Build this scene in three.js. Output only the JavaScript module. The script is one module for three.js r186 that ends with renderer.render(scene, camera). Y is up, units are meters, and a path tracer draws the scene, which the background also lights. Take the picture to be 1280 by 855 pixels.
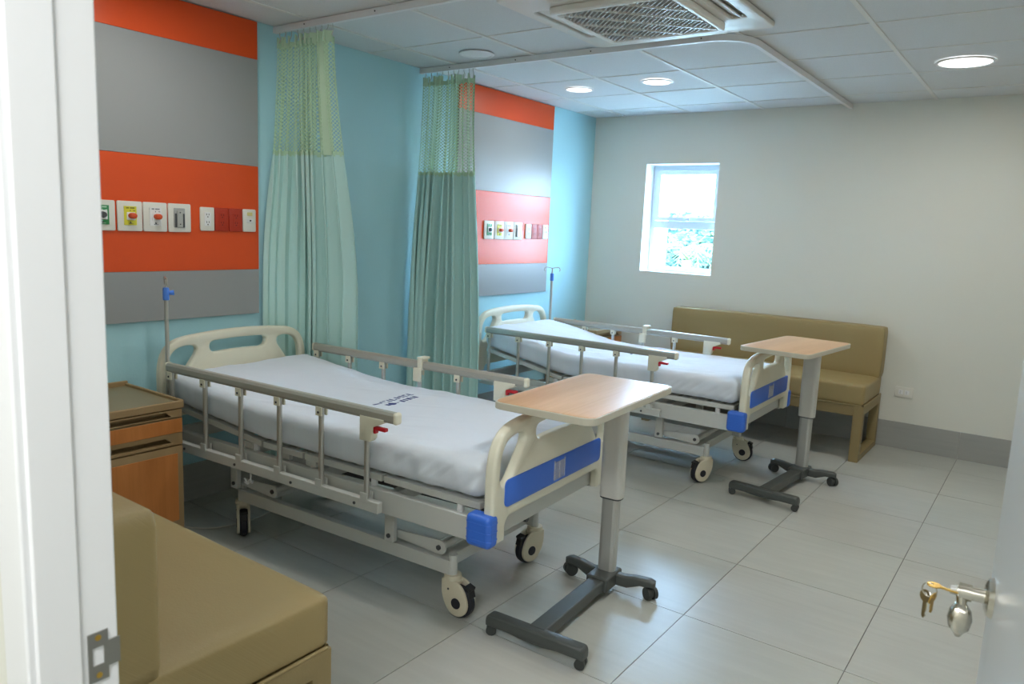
import * as THREE from 'three';
import { RoundedBoxGeometry } from 'three/addons/geometries/RoundedBoxGeometry.js';
import { mergeGeometries, mergeVertices, toCreasedNormals } from 'three/addons/utils/BufferGeometryUtils.js';
import { ImprovedNoise } from 'three/addons/math/ImprovedNoise.js';
import { RectAreaLightUniformsLib } from 'three/addons/lights/RectAreaLightUniformsLib.js';

// ---------------------------------------------------------------- camera, sky, lights, exposure
// World: blue bed-head wall at x = 0, window wall at z = 0, floor at y = 0; metres.
const scene = new THREE.Scene();
const camera = new THREE.PerspectiveCamera(2 * Math.atan(427.5 / 945.17) * 180 / Math.PI, 1280 / 855, 0.05, 200);
camera.filmGauge = 23.6;
camera.position.set(3.5429, 1.4766, 6.06);
camera.rotation.set(-0.1496, 0.6239, 0.0434, 'YXZ');
camera.focus = 3.6;
camera.userData.fStop = 4.5;

const SKY = 3.3;                                   // hazy bright sky seen through the window
{ // clear hazy daylight: whiter towards the horizon, bluer overhead, the same all round
  const w = 64, h = 128, d = new Float32Array(w * h * 4);
  for (let j = 0; j < h; j++) for (let i = 0; i < w; i++) { const e = Math.max(0, (j + 0.5) / h * 2 - 1), k = Math.pow(1 - e, 2.5), o = 4 * (j * w + i); d[o] = 0.31 + 0.2 * k; d[o + 1] = 0.6 + 0.16 * k; d[o + 2] = 1.0; d[o + 3] = 1; }
  const t = new THREE.DataTexture(d, w, h, THREE.RGBAFormat, THREE.FloatType); t.mapping = THREE.EquirectangularReflectionMapping; t.magFilter = t.minFilter = THREE.LinearFilter; t.needsUpdate = true;
  scene.background = t;
}
scene.backgroundIntensity = SKY;

RectAreaLightUniformsLib.init();
const LAMP_COLOUR = new THREE.Color().setRGB(1.0, 0.985, 0.93);
const CORRIDOR_COLOUR = new THREE.Color().setRGB(0.97, 0.98, 1.0);
const LAMP = 3.4;                                  // radiance of a lit downlight
const CORRIDOR = 2.5;                               // radiance of the corridor ceiling panel

const renderer = new THREE.WebGLRenderer({ antialias: true });
renderer.toneMapping = THREE.LinearToneMapping;
renderer.toneMappingExposure = 16.0;
renderer.shadowMap.enabled = true;

// ---------------------------------------------------------------- helpers
let seed = 20240611;
function rnd() { seed = (seed * 1664525 + 1013904223) >>> 0; return seed / 4294967296; }
const noise = new ImprovedNoise();
const PI = Math.PI, V3 = (x, y, z) => new THREE.Vector3(x, y, z);
const taken = new Map();
function numbered(n) { const k = taken.get(n) ?? 0; taken.set(n, k + 1); return k ? n + '_' + String(k).padStart(3, '0') : n; }
function mesh(name, geo, mat, parent) {
  const g = Array.isArray(geo) ? join(geo) : geo;
  const m = new THREE.Mesh(g, mat); m.castShadow = m.receiveShadow = true;
  m.name = parent ? name : numbered(name);
  (parent ?? scene).add(m);
  return m;
}
function thing(name, label, category, pos = [0, 0, 0], turn = 0, group) {
  const o = new THREE.Group(); o.name = numbered(name); scene.add(o);
  o.position.set(...pos); o.rotation.y = turn; o.userData = { label, category };
  if (group) o.userData.group = group;
  return o;
}
function tag(o, label, category, group) { o.userData.label = label; o.userData.category = category; if (group) o.userData.group = group; return o; }
function structure(name, label, category) { const o = new THREE.Group(); o.name = name; scene.add(o); o.userData = { kind: 'structure', label, category }; return o; }
function plain(g) { const n = g.index ? g.toNonIndexed() : g; for (const k of Object.keys(n.attributes)) if (!['position', 'normal', 'uv'].includes(k)) n.deleteAttribute(k); return n; }
function join(list) { return list.length === 1 ? list[0] : mergeGeometries(list.map(plain)); }
const box = (w, h, d, x = 0, y = 0, z = 0) => new THREE.BoxGeometry(w, h, d).translate(x, y, z);
const span = (x0, x1, y0, y1, z0, z1) => box(x1 - x0, y1 - y0, z1 - z0, (x0 + x1) / 2, (y0 + y1) / 2, (z0 + z1) / 2);
const rbox = (w, h, d, r, x = 0, y = 0, z = 0, s = 3) => new RoundedBoxGeometry(w, h, d, s, r).translate(x, y, z);
const rspan = (x0, x1, y0, y1, z0, z1, r, s = 3) => rbox(x1 - x0, y1 - y0, z1 - z0, r, (x0 + x1) / 2, (y0 + y1) / 2, (z0 + z1) / 2, s);
function rod(a, b, r, r2 = r, seg = 20) {
  const A = V3(...a), B = V3(...b), d = B.clone().sub(A), l = d.length();
  const g = new THREE.CylinderGeometry(r2, r, l, seg);
  g.applyQuaternion(new THREE.Quaternion().setFromUnitVectors(V3(0, 1, 0), d.normalize()));
  return g.translate((A.x + B.x) / 2, (A.y + B.y) / 2, (A.z + B.z) / 2);
}
function tube(pts, r, n = 40, seg = 10, closed = false) { return new THREE.TubeGeometry(new THREE.CatmullRomCurve3(pts.map((p) => V3(...p)), closed, 'centripetal'), n, r, seg, closed); }
function lathe(profile, seg = 32) { return toCreasedNormals(new THREE.LatheGeometry(profile.map(([x, y]) => new THREE.Vector2(x, y)), seg), 0.7); }
function extrude(shape, depth, bevel = 0, seg = 3, curve = 16) {
  const g = new THREE.ExtrudeGeometry(shape, { depth: depth - 2 * bevel, bevelEnabled: bevel > 0, bevelSize: bevel, bevelThickness: bevel, bevelOffset: -bevel, bevelSegments: seg, curveSegments: curve });
  g.translate(0, 0, bevel - depth / 2);
  return toCreasedNormals(g, 0.75);
}
function roundRect(w, h, r, s = new THREE.Shape(), cx = 0, cy = 0) {
  const x = cx - w / 2, y = cy - h / 2;
  s.moveTo(x + r, y); s.lineTo(x + w - r, y); s.quadraticCurveTo(x + w, y, x + w, y + r); s.lineTo(x + w, y + h - r); s.quadraticCurveTo(x + w, y + h, x + w - r, y + h);
  s.lineTo(x + r, y + h); s.quadraticCurveTo(x, y + h, x, y + h - r); s.lineTo(x, y + r); s.quadraticCurveTo(x, y, x + r, y);
  return s;
}
function boxUV(g, k = 1, ou = 0, ov = 0) {         // uv in metres by the way a face points
  g = plain(g); const p = g.attributes.position, n = g.attributes.normal, uv = new Float32Array(p.count * 2);
  for (let i = 0; i < p.count; i++) {
    const ax = Math.abs(n.getX(i)), ay = Math.abs(n.getY(i)), az = Math.abs(n.getZ(i));
    const [u, v] = ay >= ax && ay >= az ? [p.getX(i), p.getZ(i)] : ax >= az ? [p.getZ(i), p.getY(i)] : [p.getX(i), p.getY(i)];
    uv[2 * i] = u * k + ou; uv[2 * i + 1] = v * k + ov;
  }
  g.setAttribute('uv', new THREE.BufferAttribute(uv, 2)); return g;
}
// ---- computed textures
function tileNoise(x, y, px, py, s) {              // value noise that repeats
  const h = (i, j) => { let n = Math.imul((((i % px) + px) % px) + 1, 374761393) ^ Math.imul((((j % py) + py) % py) + 7, 668265263) ^ Math.imul(s + 3, 1274126177); n = Math.imul(n ^ (n >>> 15), 2246822519); n = Math.imul(n ^ (n >>> 13), 3266489917); return ((n ^ (n >>> 16)) >>> 0) / 4294967296; };
  const i = Math.floor(x), j = Math.floor(y), a = x - i, b = y - j, u = a * a * (3 - 2 * a), v = b * b * (3 - 2 * b);
  return (h(i, j) * (1 - u) + h(i + 1, j) * u) * (1 - v) + (h(i, j + 1) * (1 - u) + h(i + 1, j + 1) * u) * v;
}
function tex(n, f, srgb = true, m = n) {
  const d = new Uint8Array(n * m * 4);
  for (let j = 0; j < m; j++) for (let i = 0; i < n; i++) {
    const c = f(i / n, j / m), k = 4 * (j * n + i);
    if (typeof c === 'number') d[k] = d[k + 1] = d[k + 2] = 255 * Math.min(1, Math.max(0, c)); else for (let q = 0; q < 3; q++) d[k + q] = 255 * Math.min(1, Math.max(0, c[q]));
    d[k + 3] = 255;
  }
  const t = new THREE.DataTexture(d, n, m, THREE.RGBAFormat); t.wrapS = t.wrapT = THREE.RepeatWrapping; t.magFilter = t.minFilter = THREE.LinearFilter;
  if (srgb) t.colorSpace = THREE.SRGBColorSpace; t.needsUpdate = true; return t;
}
const canvasTex = (w, h, draw) => { const c = document.createElement('canvas'); c.width = w; c.height = h; draw(c.getContext('2d'), w, h); const t = new THREE.CanvasTexture(c); t.colorSpace = THREE.SRGBColorSpace; return t; };
const std = (color, roughness = 0.6, more = {}) => new THREE.MeshStandardMaterial({ color, roughness, ...more });
const phys = (color, roughness = 0.6, more = {}) => new THREE.MeshPhysicalMaterial({ color, roughness, ...more });

const stoneTex = tex(512, (u, v) => {              // porcelain: long faint streaks and cloudy mottling
  const s = tileNoise(u * 3, v * 40, 3, 40, 1) * 0.45 + tileNoise(u * 4, v * 90, 4, 90, 2) * 0.15 + tileNoise(u * 5, v * 7, 5, 7, 3) * 0.4, g = tileNoise(u * 256, v * 256, 256, 256, 4);
  const k = 0.93 + 0.06 * s + 0.012 * (g - 0.5); return [k, k, k * 0.985];
});
const grainTex = tex(512, (u, v) => {              // straight-grained beech, grain along u
  const w = tileNoise(u * 2, v * 24, 2, 24, 11) * 0.5 + tileNoise(u * 4, v * 90, 4, 90, 12) * 0.3 + tileNoise(u * 24, v * 256, 24, 256, 13) * 0.2;
  return [0.9 + 0.1 * w, 0.86 + 0.14 * w, 0.8 + 0.2 * w];
});
const weaveBump = tex(128, (u, v) => 0.5 + 0.25 * Math.sin(u * 64 * PI) + 0.25 * Math.sin(v * 64 * PI), false);
const leatherBump = tex(256, (u, v) => tileNoise(u * 90, v * 90, 90, 90, 21) * 0.6 + tileNoise(u * 30, v * 30, 30, 30, 22) * 0.4, false);
const plasterBump = tex(256, (u, v) => tileNoise(u * 64, v * 64, 64, 64, 31) * 0.6 + tileNoise(u * 16, v * 16, 16, 16, 32) * 0.4, false);
const fleckTex = tex(256, (u, v) => { const a = tileNoise(u * 200, v * 200, 200, 200, 41); const k = 0.95 + 0.05 * a; return [k, k, k]; });
const netAlpha = tex(64, (u, v) => {               // knotted net: rows of hexagonal holes
  const cell = (a, b) => { const x = (a - Math.round(a)) / 0.31, y = (b - Math.round(b)) / 0.31; return x * x + y * y < 1; };
  return cell(u * 2, v * 2) || cell(u * 2 + 0.5, v * 2 + 0.5) ? 0 : 1;
}, false);
const repeated = (t, a, b = a) => { const c = t.clone(); c.repeat.set(a, b); c.needsUpdate = true; return c; };

const M = {
  blueWall: std('#b0dee8', 0.75, { bumpMap: repeated(plasterBump, 3), bumpScale: 0.0004 }),
  whiteWall: std('#dfdfd5', 0.8, { bumpMap: repeated(plasterBump, 3), bumpScale: 0.0004 }),
  reveal: std('#eceef0', 0.6),
  ceiling: std('#e0e3e4', 0.85, { map: repeated(fleckTex, 3) }),
  tee: std('#e2e2de', 0.5),
  grout: std('#76736c', 0.9),
  tile: [0, 1, 2, 3].map((i) => { const m = repeated(stoneTex, 1); m.offset.set(i * 0.27, i * 0.37); return phys(['#bfc1bc', '#bcbeb9', '#c1c2be', '#bdc0bb'][i], 0.3, { map: m }); }),
  skirting: std('#a9aaa8', 0.5, { map: stoneTex }),
  white: std('#e6e7e8', 0.4),
  gloss: std('#e8e8e4', 0.3),
  doorPaint: std('#c0c4c3', 0.35),
  orange: phys('#e25015', 0.37),
  greyPanel: phys('#9a9d9d', 0.37),
  plate: std('#e4e3da', 0.35),
  redPlate: std('#b53115', 0.4),
  greenLabel: std('#2f8a4c', 0.5), yellowLabel: std('#d9d435', 0.5), whiteLabel: std('#eceded', 0.5), greyInsert: std('#a8abab', 0.4),
  knobOrange: std('#d8552a', 0.35), slot: std('#2b2b2b', 0.6), amber: std('#d8cf8a', 0.4),
  cream: std('#e6e3cf', 0.38),
  creamCaster: std('#d8d0b8', 0.4),
  steel: std('#cbcdc8', 0.42),
  rail: std('#aeada3', 0.35, { metalness: 0.25 }),
  chrome: std('#c2c2bc', 0.3, { metalness: 0.6 }),
  brushed: std('#c0c1bd', 0.36, { metalness: 0.55 }),
  darkSteel: std('#54575a', 0.5, { metalness: 0.4 }),
  rubber: std('#1c1f2a', 0.55),
  black: std('#202224', 0.5),
  blue: std('#3a70d8', 0.35),
  clampBlue: std('#4f88e6', 0.4),
  clear: phys('#ffffff', 0.12, { transmission: 0.75, thickness: 0, ior: 1.5 }),
  red: std('#c01324', 0.35),
  vinyl: phys('#9c895c', 0.5, { bumpMap: repeated(leatherBump, 2), bumpScale: 0.0003 }),
  vinylTrim: phys('#98865c', 0.5),
  benchFrame: phys('#8f7e56', 0.5, { bumpMap: repeated(leatherBump, 2), bumpScale: 0.0004 }),
  cabinet: std('#a38860', 0.5), cabinetTop: std('#8e8060', 0.4),
  cabinetWood: std('#d68a48', 0.45, { map: grainTex }),
  beech: phys('#d8b088', 0.4, { map: grainTex }),
  tableEdge: std('#c3bfae', 0.4),
  mast: std('#d8d7d0', 0.35),
  base: std('#4a4f4d', 0.38),
  cloth: phys('#c2e6e1', 0.9, { side: THREE.DoubleSide, bumpMap: repeated(weaveBump, 6), bumpScale: 0.0003, }),
  clothHem: phys('#bcdcc0', 0.9, { side: THREE.DoubleSide }),
  net: new THREE.MeshStandardMaterial({ color: '#cbe8c8', roughness: 0.85, side: THREE.DoubleSide, alphaMap: netAlpha, alphaTest: 0.5 }),
  tape: std('#c3dcc0', 0.85, { side: THREE.DoubleSide }),
  grille: std('#c9cbcb', 0.45),
  acWhite: std('#dedbd4', 0.4),
  lamp: new THREE.MeshStandardMaterial({ color: '#ffffff', roughness: 0.5, emissive: new THREE.Color().setRGB(1, 0.99, 0.97), emissiveIntensity: 0.2 }),
  lampOff: std('#e4e6e6', 0.4),
  glass: phys('#ffffff', 0.02, { transmission: 1, thickness: 0, ior: 1.45 }),
  upvc: std('#d3dce2', 0.35),
  cable: std('#c9c7bb', 0.6),
  brass: std('#c9a24a', 0.3, { metalness: 0.9 }),
  nickel: std('#d2cdc0', 0.2, { metalness: 1 }),
  strike: std('#8f8e88', 0.4, { metalness: 0.8 }),
  leaf: phys('#4f7068', 0.7, { side: THREE.DoubleSide, transmission: 0.2, thickness: 0 }),
  palmLeaf: phys('#4a6526', 0.6, { side: THREE.DoubleSide, transmission: 0.2, thickness: 0 }),
  bark: std('#6d5c46', 0.9),
  stucco: std('#e9e6de', 0.9),
  lawn: std('#b9b5a6', 1),
};

// ---------------------------------------------------------------- the room
const H = 2.476, WX = 4.2, FZ = 5.58, FT = 0.095;   // ceiling height, right wall, front wall inner face and thickness
const JX = 2.54, DX = 3.63, DH = 2.12;             // door opening
const WIN = { x0: 0.527, x1: 1.182, y0: 1.153, y1: 2.073, t: 0.2 };

{ // floor: grout bed with separate tiles
  const f = structure('floor', 'grey porcelain tiled floor of the hospital room', 'floor');
  mesh('grout', [span(-0.05, WX + 0.05, -0.12, -0.003, -0.05, 7.5)], M.grout, f);
  const xs = [0], zs = [0], gap = 0.0016;
  for (let x = 1.903 - 0.596 * 3; x < WX; x += 0.596) if (x > 0.05) xs.push(x); xs.push(WX);
  for (let z = 0.373; z < FZ + FT; z += 0.6) zs.push(z); zs.push(FZ + 0.05);
  for (let i = 0; i + 1 < xs.length; i++) for (let j = 0; j + 1 < zs.length; j++) {
    const g = span(xs[i] + gap, xs[i + 1] - gap, -0.01, (rnd() - 0.5) * 0.0004, zs[j] + gap, zs[j + 1] - gap);
    mesh('tile', boxUV(g, 1 / 0.6, i * 0.31, j * 0.17), M.tile[Math.floor(rnd() * 4)], f);
  }
}
{ // skirting tiles
  const pieces = (name, label, a, b, make) => { const s = structure(name, label, 'skirting'); const cuts = [a, ...[...Array(12)].map((_, i) => 1.903 - 0.596 * 3 + 0.596 * i).filter((q) => q > a + 0.05 && q < b - 0.05), b]; for (let i = 0; i + 1 < cuts.length; i++) mesh('skirting_tile', boxUV(make(cuts[i] + 0.001, cuts[i + 1] - 0.001), 1 / 0.6, i * 0.3, 0.2), M.skirting, s); };
  pieces('baseboard_back', 'grey stone skirting tiles along the window wall', 0.011, WX, (a, b) => span(a, b, 0.0005, 0.194, 0, 0.01));
  pieces('baseboard_left', 'grey stone skirting tiles along the blue wall', 0.0, FZ, (a, b) => span(0, 0.01, 0.0005, 0.194, a, b));
  pieces('baseboard_right', 'grey stone skirting tiles along the side wall behind the door', 0.011, FZ, (a, b) => span(WX - 0.01, WX, 0.0005, 0.194, a, b));
  pieces('baseboard_front', 'grey stone skirting tiles behind the brown sofa', 0.011, JX - 0.07, (a, b) => span(a, b, 0.0005, 0.194, FZ - 0.01, FZ));
}
{ // walls
  const wl = structure('wall_left', 'pale blue painted wall behind the bed heads', 'wall');
  mesh('plaster', boxUV(span(-0.15, 0, -0.1, H + 0.25, -WIN.t, FZ + FT)), M.blueWall, wl);
  const wb = structure('wall_back', 'off-white painted wall with the small window', 'wall');
  const s = new THREE.Shape(); s.moveTo(0, -0.1); s.lineTo(WX + 0.15, -0.1); s.lineTo(WX + 0.15, H + 0.25); s.lineTo(0, H + 0.25); s.closePath();
  const h = new THREE.Path(); h.moveTo(WIN.x0, WIN.y0); h.lineTo(WIN.x0, WIN.y1); h.lineTo(WIN.x1, WIN.y1); h.lineTo(WIN.x1, WIN.y0); h.closePath(); s.holes.push(h);
  mesh('plaster', boxUV(new THREE.ExtrudeGeometry(s, { depth: WIN.t, bevelEnabled: false }).translate(0, 0, -WIN.t)), M.whiteWall, wb);
  const wr = structure('wall_right', 'off-white side wall beyond the open door', 'wall');
  mesh('plaster', boxUV(span(WX, WX + 0.15, -0.1, H + 0.25, 0, FZ)), M.whiteWall, wr);
  const wf = structure('wall_front', 'off-white wall with the doorway', 'wall');
  mesh('plaster', [boxUV(span(0, JX - 0.03, -0.1, H + 0.25, FZ, FZ + FT)), boxUV(span(DX + 0.03, WX + 0.15, -0.1, H + 0.25, FZ, FZ + FT)), boxUV(span(JX - 0.03, DX + 0.03, DH + 0.03, H + 0.25, FZ, FZ + FT))], M.whiteWall, wf);
}
{ // suspended ceiling: panels in a grid of tees
  const c = structure('ceiling', 'white suspended ceiling of square panels', 'ceiling');
  mesh('slab', span(-0.15, WX + 0.15, H + 0.2, H + 0.3, -0.2, FZ + FT), M.ceiling, c);
  const xs = [0, 0.3, 0.9, 1.5, 2.1, 2.695, 3.29, 3.89, WX], zs = [0]; for (let z = 0.352; z < FZ; z += 0.6) zs.push(z); zs.push(FZ);
  for (let i = 0; i + 1 < xs.length; i++) for (let j = 0; j + 1 < zs.length; j++) {
    const g = span(xs[i] + 0.001, xs[i + 1] - 0.001, 0, 0.015, zs[j] + 0.002, zs[j + 1] - 0.002);
    g.translate(0, H + 0.002 + rnd() * 0.003, 0);
    mesh('ceiling_panel', boxUV(g, 1, i * 0.3, j * 0.4), M.ceiling, c);
  }
  for (const x of xs.slice(1, -1)) mesh('main_tee', span(x - 0.011, x + 0.011, H - 0.002, H + 0.03, 0, FZ), M.tee, c);
  for (const z of zs.slice(1, -1)) for (let i = 0; i + 1 < xs.length; i++) mesh('cross_tee', span(xs[i] + 0.011, xs[i + 1] - 0.011, H, H + 0.025, z - 0.005, z + 0.005), M.tee, c);
}
{ // corridor that the doorway opens onto
  const k = structure('corridor', 'white corridor outside the doorway', 'corridor');
  mesh('corridor_wall', [span(-0.15, 5.4, -0.1, H + 0.2, 7.5, 7.6), span(0.9, 1.0, -0.1, H + 0.2, FZ + FT, 7.5), span(5.3, 5.4, -0.1, H + 0.2, FZ + FT, 7.5), span(WX + 0.15, 5.4, -0.1, H + 0.2, FZ, FZ + FT)], M.whiteWall, k);
  mesh('corridor_ceiling', span(0.9, 5.4, H, H + 0.1, FZ + FT, 7.6), M.ceiling, k);
  mesh('corridor_floor', span(0.9, 5.4, -0.02, 0, FZ + 0.05, 7.5), M.tile[0], k);
}
{ // door lining, stops, outer casing, strike plate
  const d = structure('door_1', 'white painted door frame with a metal strike plate', 'door frame');
  const z0 = FZ, z1 = FZ + FT;
  mesh('jamb', rspan(JX - 0.04, JX, 0, DH, z0 - 0.004, z1 + 0.004, 0.003), M.white, d);
  mesh('jamb', rspan(DX, DX + 0.04, 0, DH, z0 - 0.004, z1 + 0.004, 0.003), M.white, d);
  mesh('head_jamb', rspan(JX - 0.04, DX + 0.04, DH, DH + 0.04, z0 - 0.004, z1 + 0.004, 0.003), M.white, d);
  mesh('door_stop', rspan(JX, JX + 0.004, 0, DH, z0 + 0.046, z1 + 0.004, 0.002), M.white, d);
  mesh('door_stop', rspan(DX - 0.008, DX, 0, DH, z0 + 0.046, z1 + 0.004, 0.002), M.white, d);
  mesh('casing', rspan(JX - 0.075, JX - 0.004, 0, DH + 0.06, z1, z1 + 0.014, 0.004), M.white, d);
  mesh('casing', rspan(DX + 0.004, DX + 0.075, 0, DH + 0.06, z1, z1 + 0.014, 0.004), M.white, d);
  mesh('casing', rspan(JX - 0.075, DX + 0.075, DH + 0.004, DH + 0.07, z1, z1 + 0.014, 0.004), M.white, d);
  const sh = new THREE.Shape(); const q = [[-0.019, -0.036], [0.008, -0.036], [0.008, -0.019], [0.024, -0.019], [0.024, 0.019], [0.008, 0.019], [0.008, 0.036], [-0.019, 0.036]]; q.forEach(([a, b], i) => i ? sh.lineTo(a, b) : sh.moveTo(a, b)); sh.closePath();
  const ho = new THREE.Path(); ho.moveTo(-0.013, -0.012); ho.lineTo(0.002, -0.012); ho.lineTo(0.002, 0.014); ho.lineTo(-0.013, 0.014); ho.closePath(); sh.holes.push(ho);
  const sp = mesh('strike_plate', extrude(sh, 0.0018, 0.0004, 1).rotateY(PI / 2).translate(JX + 0.0012, 0.873, z0 + 0.0185), M.strike, d);
  for (const y of [-0.027, 0.028]) mesh('screw', new THREE.CylinderGeometry(0.0042, 0.0042, 0.002, 14).rotateZ(PI / 2).translate(JX + 0.002, 0.873 + y, z0 + 0.024), M.brass, sp);
  mesh('screw_plug', lathe([[0, 0.0008], [0.0025, 0.0006], [0.004, 0]], 16).rotateZ(-PI / 2).translate(JX, 1.075, z0 + 0.022), M.white, d);
}
{ // open door leaf with lever and keys
  const hx = DX - 0.002, hz = FZ - 0.008, L = 1.03, ang = Math.atan2(0.119, 1.0);
  const d = thing('door_leaf', 'grey-white painted door standing open with keys in its lever', 'door', [hx, 0.008, hz], PI / 2 - ang);
  // leaf runs from the hinge along local -x ... turned so that its free edge points into the room
  d.rotation.y = -(PI / 2 - ang);
  const leaf = mesh('leaf', rspan(-L, 0, 0, 2.09, -0.042, 0, 0.003), M.doorPaint, d);
  for (const y of [0.25, 1.05, 1.85]) mesh('hinge', rod([0.004, y - 0.045, -0.048], [0.004, y + 0.045, -0.048], 0.007, 0.007, 12), M.nickel, d);
  const lx = -L + 0.062, ly = 0.89;
  const rose = mesh('rose', lathe([[0, 0.012], [0.02, 0.012], [0.03, 0.008], [0.034, 0]], 32).rotateX(PI / 2).translate(lx, ly, 0), M.nickel, d);
  mesh('spindle', [rod([lx, ly, 0.008], [lx, ly, 0.052], 0.012, 0.0115, 24), rod([lx, ly, 0.03], [lx, ly, 0.05], 0.0145, 0.0145, 24)], M.nickel, d);
  mesh('lever', toCreasedNormals(lathe([[0, 0.03], [0.006, 0.027], [0.016, 0.012], [0.019, -0.004], [0.016, -0.02], [0.009, -0.028], [0.004, -0.036], [0, -0.038]], 28), 0.9).translate(lx + 0.006, ly - 0.042, 0.043), M.nickel, d);
  mesh('lever_neck', rod([lx + 0.004, ly - 0.006, 0.044], [lx + 0.006, ly - 0.02, 0.043], 0.009, 0.008, 16), M.nickel, d);
  mesh('cylinder_lock', rod([lx, ly, 0.05], [lx, ly, 0.062], 0.008, 0.008, 20), M.brushed, d);
  const key = (name, x, y, z, turn, mat) => {
    const s = new THREE.Shape(); s.absarc(0, 0, 0.0115, -1.2, PI + 1.2, false); s.lineTo(-0.004, -0.014); s.lineTo(-0.004, -0.036); s.lineTo(0, -0.04); s.lineTo(0.004, -0.034); s.lineTo(0.0025, -0.03); s.lineTo(0.004, -0.026); s.lineTo(0.004, -0.014); s.closePath();
    const h = new THREE.Path(); h.absarc(0, 0.004, 0.003, 0, 2 * PI, true); s.holes.push(h);
    const k = mesh(name, extrude(s, 0.0022, 0.0004, 1).rotateY(turn).translate(x, y, z), mat); return k;
  };
  const root = new THREE.Group(); root.name = numbered('key_ring'); scene.add(root);
  root.userData = { label: 'two small keys hanging from the lock of the open door lever', category: 'keys' };
  d.updateMatrixWorld(true);
  const at = V3(lx, ly, 0.062).applyMatrix4(d.matrixWorld); root.position.copy(at); root.rotation.y = d.rotation.y;
  const inKey = key('inserted_key', 0, 0, 0, 0, M.brass); root.add(inKey); inKey.rotation.set(PI / 2, 0, 0.3); inKey.position.set(0, 0, 0.024);
  const k2 = key('hanging_key', 0, 0, 0, 0.9, M.nickel); root.add(k2); k2.position.set(-0.012, -0.028, 0.034); k2.rotation.z = 0.1;
  const k3 = key('hanging_key', 0, 0, 0, -0.5, M.brass); root.add(k3); k3.position.set(0.006, -0.022, 0.024); k3.rotation.z = -0.5; k3.name = 'hanging_key'; k2.name = 'hanging_key'; inKey.name = 'inserted_key';
  mesh('ring', new THREE.TorusGeometry(0.012, 0.0012, 8, 30).rotateY(1.2).translate(-0.003, -0.012, 0.03), M.nickel, root);
}
{ // window: deep white reveal, fixed light below, top-hung sash above
  const w = structure('window_1', 'small white-framed window with a top-hung sash', 'window');
  const { x0, x1, y0, y1 } = WIN, zf = -0.15, fd = 0.05, b = 0.045, ym = 1.575;
  mesh('reveal_lining', [span(x0, x0 + 0.004, y0, y1, zf, 0), span(x1 - 0.004, x1, y0, y1, zf, 0), span(x0, x1, y1 - 0.004, y1, zf, 0), span(x0, x1, y0, y0 + 0.004, zf, 0)], M.reveal, w);
  const fr = mesh('window_frame', [rspan(x0 + 0.004, x0 + b, y0 + 0.004, y1 - 0.004, zf - fd, zf, 0.004), rspan(x1 - b, x1 - 0.004, y0 + 0.004, y1 - 0.004, zf - fd, zf, 0.004), rspan(x0 + b - 0.004, x1 - b + 0.004, y1 - b, y1 - 0.004, zf - fd, zf, 0.004), rspan(x0 + b - 0.004, x1 - b + 0.004, y0 + 0.004, y0 + b, zf - fd, zf, 0.004), rspan(x0 + b - 0.004, x1 - b + 0.004, ym - 0.045, ym + 0.02, zf - fd, zf, 0.004)], M.upvc, w);
  const sx0 = x0 + b + 0.003, sx1 = x1 - b - 0.003, sy0 = ym + 0.023, sy1 = y1 - b - 0.003, k = 0.034;
  const sash = mesh('sash', [rspan(sx0, sx0 + k, sy0, sy1, zf - 0.035, zf + 0.012, 0.004), rspan(sx1 - k, sx1, sy0, sy1, zf - 0.035, zf + 0.012, 0.004), rspan(sx0 + k - 0.004, sx1 - k + 0.004, sy1 - k, sy1, zf - 0.035, zf + 0.012, 0.004), rspan(sx0 + k - 0.004, sx1 - k + 0.004, sy0, sy0 + k, zf - 0.035, zf + 0.012, 0.004)], M.upvc, w);
  mesh('pane', span(sx0 + k - 0.005, sx1 - k + 0.005, sy0 + k - 0.005, sy1 - k + 0.005, zf - 0.014, zf - 0.01), M.glass, w);
  mesh('pane', span(x0 + b - 0.005, x1 - b + 0.005, y0 + b - 0.005, ym - 0.04, zf - 0.027, zf - 0.023), M.glass, w);
  mesh('sash_handle', [rbox(0.05, 0.018, 0.012, 0.004, (x0 + x1) / 2 + 0.02, sy0 + 0.014, zf + 0.018), rod([(x0 + x1) / 2 + 0.01, sy0 + 0.016, zf + 0.028], [(x0 + x1) / 2 + 0.1, sy0 + 0.036, zf + 0.034], 0.006, 0.005, 12)], M.upvc, sash);
}

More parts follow.
